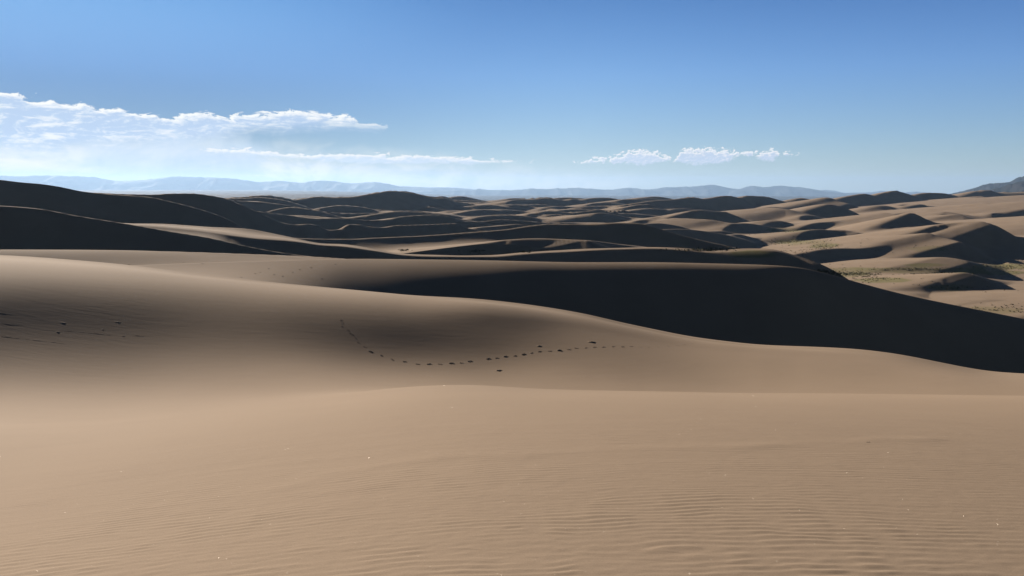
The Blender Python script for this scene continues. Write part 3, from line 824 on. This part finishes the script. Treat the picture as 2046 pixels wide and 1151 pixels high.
M_FAR = rock_material('far_rock', (.022, .03, .04), (.05, .055, .06), .0008)
M_HAZED = rock_material('hazed_rock', (.10, .13, .16), (.16, .17, .18), .0008)  # haze put into the rock colour: lightened so this range looks fainter
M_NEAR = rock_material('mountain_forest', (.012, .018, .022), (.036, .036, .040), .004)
far1 = [(-700, 352), (-300, 350), (0, 351), (60, 350), (180, 352), (240, 361), (330, 354), (360, 352), (430, 354), (480, 358), (520, 362), (560, 361), (600, 364), (645, 360), (670, 361.5), (700, 366), (740, 363.5), (770, 366), (800, 371.5), (860, 374), (905, 374.5), (960, 379), (1030, 382), (1500, 386), (2600, 388)]
far2 = [(-700, 385), (700, 385), (860, 383), (960, 379), (1020, 379), (1060, 377.5), (1100, 377), (1160, 376), (1220, 378.5), (1255, 375), (1290, 378), (1330, 374), (1365, 372.5), (1395, 372), (1422, 368.5), (1440, 371), (1475, 377), (1500, 371.5), (1530, 373), (1557, 370), (1590, 373), (1620, 377), (1650, 382), (1700, 386), (2600, 392)]
far3 = [(500, 392), (1560, 388), (1620, 382), (1645, 380), (1665, 380.5), (1690, 385), (1740, 384), (1765, 381), (1790, 385), (1830, 383), (1870, 386), (2000, 388), (2600, 388)]
tag(mountain_range('mountains', far1, 46000, 5000, -700, M_HAZED, 2.0, .35), kind='structure')
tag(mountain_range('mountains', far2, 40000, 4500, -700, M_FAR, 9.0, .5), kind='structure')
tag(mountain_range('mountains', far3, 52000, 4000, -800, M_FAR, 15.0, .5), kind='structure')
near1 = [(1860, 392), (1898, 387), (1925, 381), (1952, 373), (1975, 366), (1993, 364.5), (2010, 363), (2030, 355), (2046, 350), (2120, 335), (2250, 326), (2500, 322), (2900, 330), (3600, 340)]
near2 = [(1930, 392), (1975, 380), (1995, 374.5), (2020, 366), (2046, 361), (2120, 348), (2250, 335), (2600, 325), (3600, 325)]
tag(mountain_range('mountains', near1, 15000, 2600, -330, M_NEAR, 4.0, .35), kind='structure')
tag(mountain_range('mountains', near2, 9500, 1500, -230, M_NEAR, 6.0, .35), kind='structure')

# ------------------------------------------------------------------ haze
bmx = bpy.data.meshes.new('haze')
HX, HY0, HY1, HZ0, HZ1 = 56000, -8000, 56000, -900, 520
vs = [(sx * HX, y, z) for z in (HZ0, HZ1) for y in (HY0, HY1) for sx in (-1, 1)]
bmx.from_pydata(vs, [], [(0, 2, 3, 1), (4, 5, 7, 6), (0, 1, 5, 4), (2, 6, 7, 3), (0, 4, 6, 2), (1, 3, 7, 5)])
hz = bpy.data.objects.new('haze', bmx)
COL.objects.link(hz)
mh = bpy.data.materials.new('haze_air')
mh.use_nodes = True
th = NT(mh.node_tree)
vol = th.n('ShaderNodeVolumePrincipled')
vol.inputs['Color'].default_value = (0.44, 0.67, 1.0, 1)
vol.inputs['Density'].default_value = 2.0e-5
vol.inputs['Anisotropy'].default_value = 0.3
oh = th.n('ShaderNodeOutputMaterial')
th.t.links.new(vol.outputs[0], oh.inputs['Volume'])
bmx.materials.append(mh)
tag(hz, kind='stuff')
hz['label'] = 'pale blue air haze over the dune field and the far mountains'
hz['category'] = 'haze'


# ------------------------------------------------------------------ marks in the sand
ORD = ['first', 'second', 'third', 'fourth', 'fifth', 'sixth', 'seventh', 'eighth', 'ninth', 'tenth', 'eleventh', 'twelfth', 'thirteenth',
       'fourteenth', 'fifteenth', 'sixteenth', 'seventeenth', 'eighteenth', 'nineteenth']
TENS = {20: ('twentieth', 'twenty'), 30: ('thirtieth', 'thirty'), 40: ('fortieth', 'forty'), 50: ('fiftieth', 'fifty'), 60: ('sixtieth', 'sixty')}


def nth(n):
    if n < 20: return ORD[n - 1]
    t = n // 10 * 10
    return TENS[t][0] if n == t else TENS[t][1] + '-' + ORD[n - t - 1]


def sand_patch(name, px, py, L, Wd, ang, rim, seed, kind='print', r0=None, hole=.0):
    """a small patch of disturbed sand that follows the slope: pushed-up rim round a trodden middle"""
    cx, cy, cz = height_at(px, py, r0)
    nu, nv = 26, 18
    u = np.linspace(-1, 1, nu)[:, None] + np.zeros((nu, nv)); v = np.linspace(-1, 1, nv)[None, :] + np.zeros((nu, nv))
    rho = np.sqrt(u * u + v * v)
    nz = fbm(u * 2.1 + seed * 7.3, v * 2.1 + seed * 3.1, 3)
    if kind == 'print':
        # two lobes: heel and toe, each with a raised edge
        d1 = np.sqrt(((u + .42) / .42) ** 2 + (v / .62) ** 2); d2 = np.sqrt(((u - .36) / .5) ** 2 + ((v - .1) / .66) ** 2)
        d = np.minimum(d1, d2)
        rim = rim * .27
        h = rim * np.exp(-((d - 1.0) / .26) ** 2) * (1 + .5 * nz) + rim * hole * np.exp(-d * d)
    elif kind == 'clump':
        rim = rim * (.11 if px < 500 else .42)
        h = rim * np.exp(-(rho / .55) ** 2) * (1 + .7 * nz) + rim * .3 * np.maximum(nz, 0) * (1 - rho)
    else:                                    # furrow edge
        rim = rim * .16
        h = rim * np.exp(-((v - .18 * nz) / .3) ** 2) * (0.75 + .45 * nz) * (1 - sstep(np.abs(u), .8, 1))
    h = h * (1 - sstep(np.maximum(np.abs(u), np.abs(v)), .8, 1.0)) - 0.012 * sstep(np.maximum(np.abs(u), np.abs(v)), .86, 1.0) - .002
    ca, sa = math.cos(ang), math.sin(ang)
    x = (u * L / 2) * ca - (v * Wd / 2) * sa; y = (u * L / 2) * sa + (v * Wd / 2) * ca
    zz = np.array([[z_at(cx + x[i, j], cy + y[i, j]) for j in range(nv)] for i in range(nu)]) - cz
    o = grid_mesh(name, x.astype(np.float32), y.astype(np.float32), (zz + h).astype(np.float32), M_SAND)
    o.location = (cx, cy, cz)
    return o


A7 = [(60, 45), (105, 92), (120, 125), (125, 155), (155, 190), (195, 242), (235, 270), (265, 318), (280, 355), (280, 400), (350, 445), (390, 492), (450, 550), (488, 608), (565, 660), (640, 720), (780, 770), (915, 820), (1080, 850), (1245, 880), (1390, 880), (1530, 882), (1675, 870), (1805, 865), (1910, 845)]
A8 = [(338 - 60, 290), (403, 273), (462, 263), (522, 258), (580, 247), (645, 243), (702, 232), (760, 224), (812, 214), (882, 211), (945, 205), (1012, 200), (1062, 190), (1130, 188), (1187, 184), (1247, 183), (1315, 180), (1378, 181), (1437, 179), (1500, 183), (1555, 184), (1620, 182), (1690, 178), (1750, 172), (1800, 167), (1850, 158), (1870, 148), (1860, 138), (1840, 128)]
trail = [(640 + a / 6.394, 590 + b / 6.394) for a, b in A7] + [(840 + a / 3.41, 640 + b / 3.41) for a, b in A8[2:]]
BIG = {8, 12, 16, 21, 23, 25, 26, 28, 30, 34}
wpts = [height_at(px, py, 30) for px, py in trail]
for i, (px, py) in enumerate(trail):
    p0 = wpts[max(0, i - 1)]; p1 = wpts[min(len(trail) - 1, i + 1)]
    ang = math.atan2(p1[1] - p0[1], p1[0] - p0[0])
    big = (i + 1) in BIG
    far = i < 7 or i > 41
    size = (0.31 if big else 0.26) * (0.7 if far else 1)
    o = sand_patch('footprint', px, py, size, size * .62, ang + rng.normal() * .25, (0.066 if big else 0.045) * (.5 if i < 15 else 1) * (.5 if far else 1), i + 1, r0=30)
    word = 'large scuffed footprint' if big else ('faint small footprint' if far else 'shallow footprint')
    tag(o, '%s, %s from the upper left end of the curved trail' % (word, nth(i + 1)), 'footprint', 'footprints curving across the hollow of the near dune')

CL = [(1182, 683.5, .62, .30, .11, 'jagged scuff mark above the right half of the footprint trail'),
      (1077, 691.5, .42, .22, .06, 'small pale sand clump just above the footprint trail'),
      (997, 740.5, .46, .22, .09, 'lone dark sand clump below the footprint trail'),
      (1118, 700.5, .48, .2, .08, 'elongated scuff in line with the footprint trail'),
      (125, 645, .5, .26, .09, 'upper of two sand clumps near the left edge of the near dune'),
      (115.5, 663, .3, .22, .09, 'round dark sand clump at the start of the left scratch line'),
      (235, 643.5, .62, .22, .07, 'flat sand clump right of the scratch lines on the near dune'),
      (205, 658.5, .3, .2, .07, 'tilted small sand clump above the end of the scratch line'),
      (246, 671, .36, .24, .06, 'small pale scuff low on the left part of the near dune'),
      (375, 707, .3, .5, .05, 'faint upright scuff alone on the left slope'),
      (1733, 883.5, .10, .05, .018, 'tiny dark sand clump alone on the rippled foreground at right'),
      (1385, 672, .4, .2, .05, 'small scuff just under the dune crest at the trail end')]
for k, (px, py, L, Wd, h, lab) in enumerate(CL):
    o = sand_patch('sand_clump', px, py, L, Wd, rng.uniform(-.3, .3) + (1.5 if L < Wd else 0), h, 60 + k, 'clump', r0=30 if py < 800 else 3)
    tag(o, lab, 'sand clump')
TR = [((0, 672), (62, 679), 'scratch line entering at the left edge, lower one, near half'), ((62, 679), (131, 687), 'scratch line on the left dune face, lower one, far half'),
      ((0, 646.5), (48, 651), 'short scratch line at the left edge above the long one'), ((124, 660), (172, 664.5), 'thin scratch line starting at the round sand clump'),
      ((172, 664.5), (222, 670), 'faint scratch line running right under the tilted sand clump'), ((268, 670), (288, 673), 'tiny hooked scratch farthest right on the left slope'), ((-10, 624), (38, 631), 'dark scratch highest on the left edge of the near dune')]
for k, (a, b, lab) in enumerate(TR):
    pa, pb = height_at(*a, 30), height_at(*b, 30)
    L = math.hypot(pb[0] - pa[0], pb[1] - pa[1])
    o = sand_patch('scratch_line', (a[0] + b[0]) / 2, (a[1] + b[1]) / 2, L * 1.1, .13, math.atan2(pb[1] - pa[1], pb[0] - pa[0]), .045, 90 + k, 'line', r0=30)
    tag(o, lab, 'scratch line', 'scratch lines on the left slope')
FD = [(258, 529), (366, 524), (405, 527), (482, 554), (510, 547), (520, 544), (537, 537), (548, 549), (565, 552), (599, 539), (622, 535), (643, 557), (670, 528), (585, 544)]
for k, (px, py) in enumerate(FD):
    o = sand_patch('footprint', px, py, .45, .3, rng.uniform(0, 3), .11, 120 + k, r0=95)
    tag(o, 'tiny distant footprint, %s from the left on the pale second dune' % nth(k + 1), 'footprint', 'distant footprints on the second dune')

# ------------------------------------------------------------------ ground cover of the basin
ms_, ts_, bs_ = principled('shrub_leaf', None, .9, .1)
gs_ = ts_.n('ShaderNodeNewGeometry')
ts_.t.links.new(ts_.mix(gs_.outputs['Random Per Island'], (.075, .078, .034), (.17, .15, .08)), bs_.inputs['Base Color'])


def shrubs():
    i0, i2 = np.searchsorted(R, 400), np.searchsorted(R, 2000)
    j0, j2 = np.searchsorted(AZ, math.radians(-3)), np.searchsorted(AZ, math.radians(36.5))
    x, y, z = X[i0:i2, j0:j2], Y[i0:i2, j0:j2], Z[i0:i2, j0:j2]
    pw = VM[i0:i2, j0:j2] * np.maximum(0, fbm(x / 26, y / 26, 3) + .15) ** 1.5 * (R[i0:i2, None] ** 2) * 0.0032
    pw = pw.ravel(); pw /= pw.sum()
    pick = rng.choice(len(pw), 2000, p=pw)
    P = np.stack([x.ravel()[pick], y.ravel()[pick], z.ravel()[pick]], 1)
    extra = []
    for px, py, sx, sy, n in [(950, 502, 16, 2, 60), (805, 500, 10, 1.5, 35), (1045, 503.5, 14, 1.2, 40), (1430, 497, 30, 3, 120), (1400, 500, 40, 2, 60), (1700, 548, 45, 4, 260), (1640, 543, 20, 2, 60), (1830, 538, 70, 2.5, 160), (1560, 482, 40, 3, 100), (1905, 575, 40, 3, 60), (2000, 535, 40, 5, 160)]:
        for _ in range(n):
            extra.append(height_at(px + rng.normal() * sx * .6, py + rng.normal() * sy * .6, 260))
    P = np.concatenate([P, np.array(extra)])
    V, F = [], []
    for q in P:
        s_ = rng.uniform(.45, 1.25)
        for _ in range(9):
            d = rng.normal(size=3); d[2] = abs(d[2]) * .6; d /= np.linalg.norm(d)
            c = q + d * s_ * np.array([.8, .8, .55]) * rng.uniform(.2, .9)
            e = rng.normal(size=(3, 3)) * s_ * .26
            k = len(V)
            V += [tuple(c + e[0]), tuple(c + e[1]), tuple(c + e[2])]
            F.append((k, k + 1, k + 2))
    me = bpy.data.meshes.new('shrubs'); me.from_pydata(V, [], F); me.materials.append(ms_)
    o = bpy.data.objects.new('shrubs', me); COL.objects.link(o)
    tag(o, 'low olive green scrub scattered over the basin floor at right', 'shrubs', kind='stuff')


shrubs()

# ------------------------------------------------------------------ glinting quartz flakes in the near sand
mq, tq, bq = principled('quartz', (.45, .40, .35), .42, 1.0)
bq.inputs['Metallic'].default_value = .9


def flakes():
    n = 6000
    r = np.exp(rng.uniform(math.log(3.2), math.log(30), n)); a = np.radians(rng.uniform(-38, 38, n))
    V, F = [], []
    for ri, ai in zip(r, a):
        x, y = math.sin(ai) * ri, math.cos(ai) * ri
        z = z_at(x, y) + .004
        to = Vector((-x, -y, -z)).normalized()
        hv = (to + SUN_DIR).normalized()
        nrm = (hv + Vector(rng.normal(size=3) * .55)).normalized()
        t1 = nrm.orthogonal().normalized(); t2 = nrm.cross(t1)
        s_ = rng.uniform(.0006, .0011) * (1 + ri * .04)
        c = Vector((x, y, z + s_ * .6)); k = len(V)
        V += [tuple(c + t1 * s_), tuple(c + t2 * s_), tuple(c - t1 * s_), tuple(c - t2 * s_)]
        F.append((k, k + 1, k + 2, k + 3))
    me = bpy.data.meshes.new('quartz_flakes'); me.from_pydata(V, [], F); me.materials.append(mq)
    o = bpy.data.objects.new('quartz_flakes', me); COL.objects.link(o)
    tag(o, 'tiny glinting mineral flakes scattered over the foreground sand', 'glints', kind='stuff')


flakes()
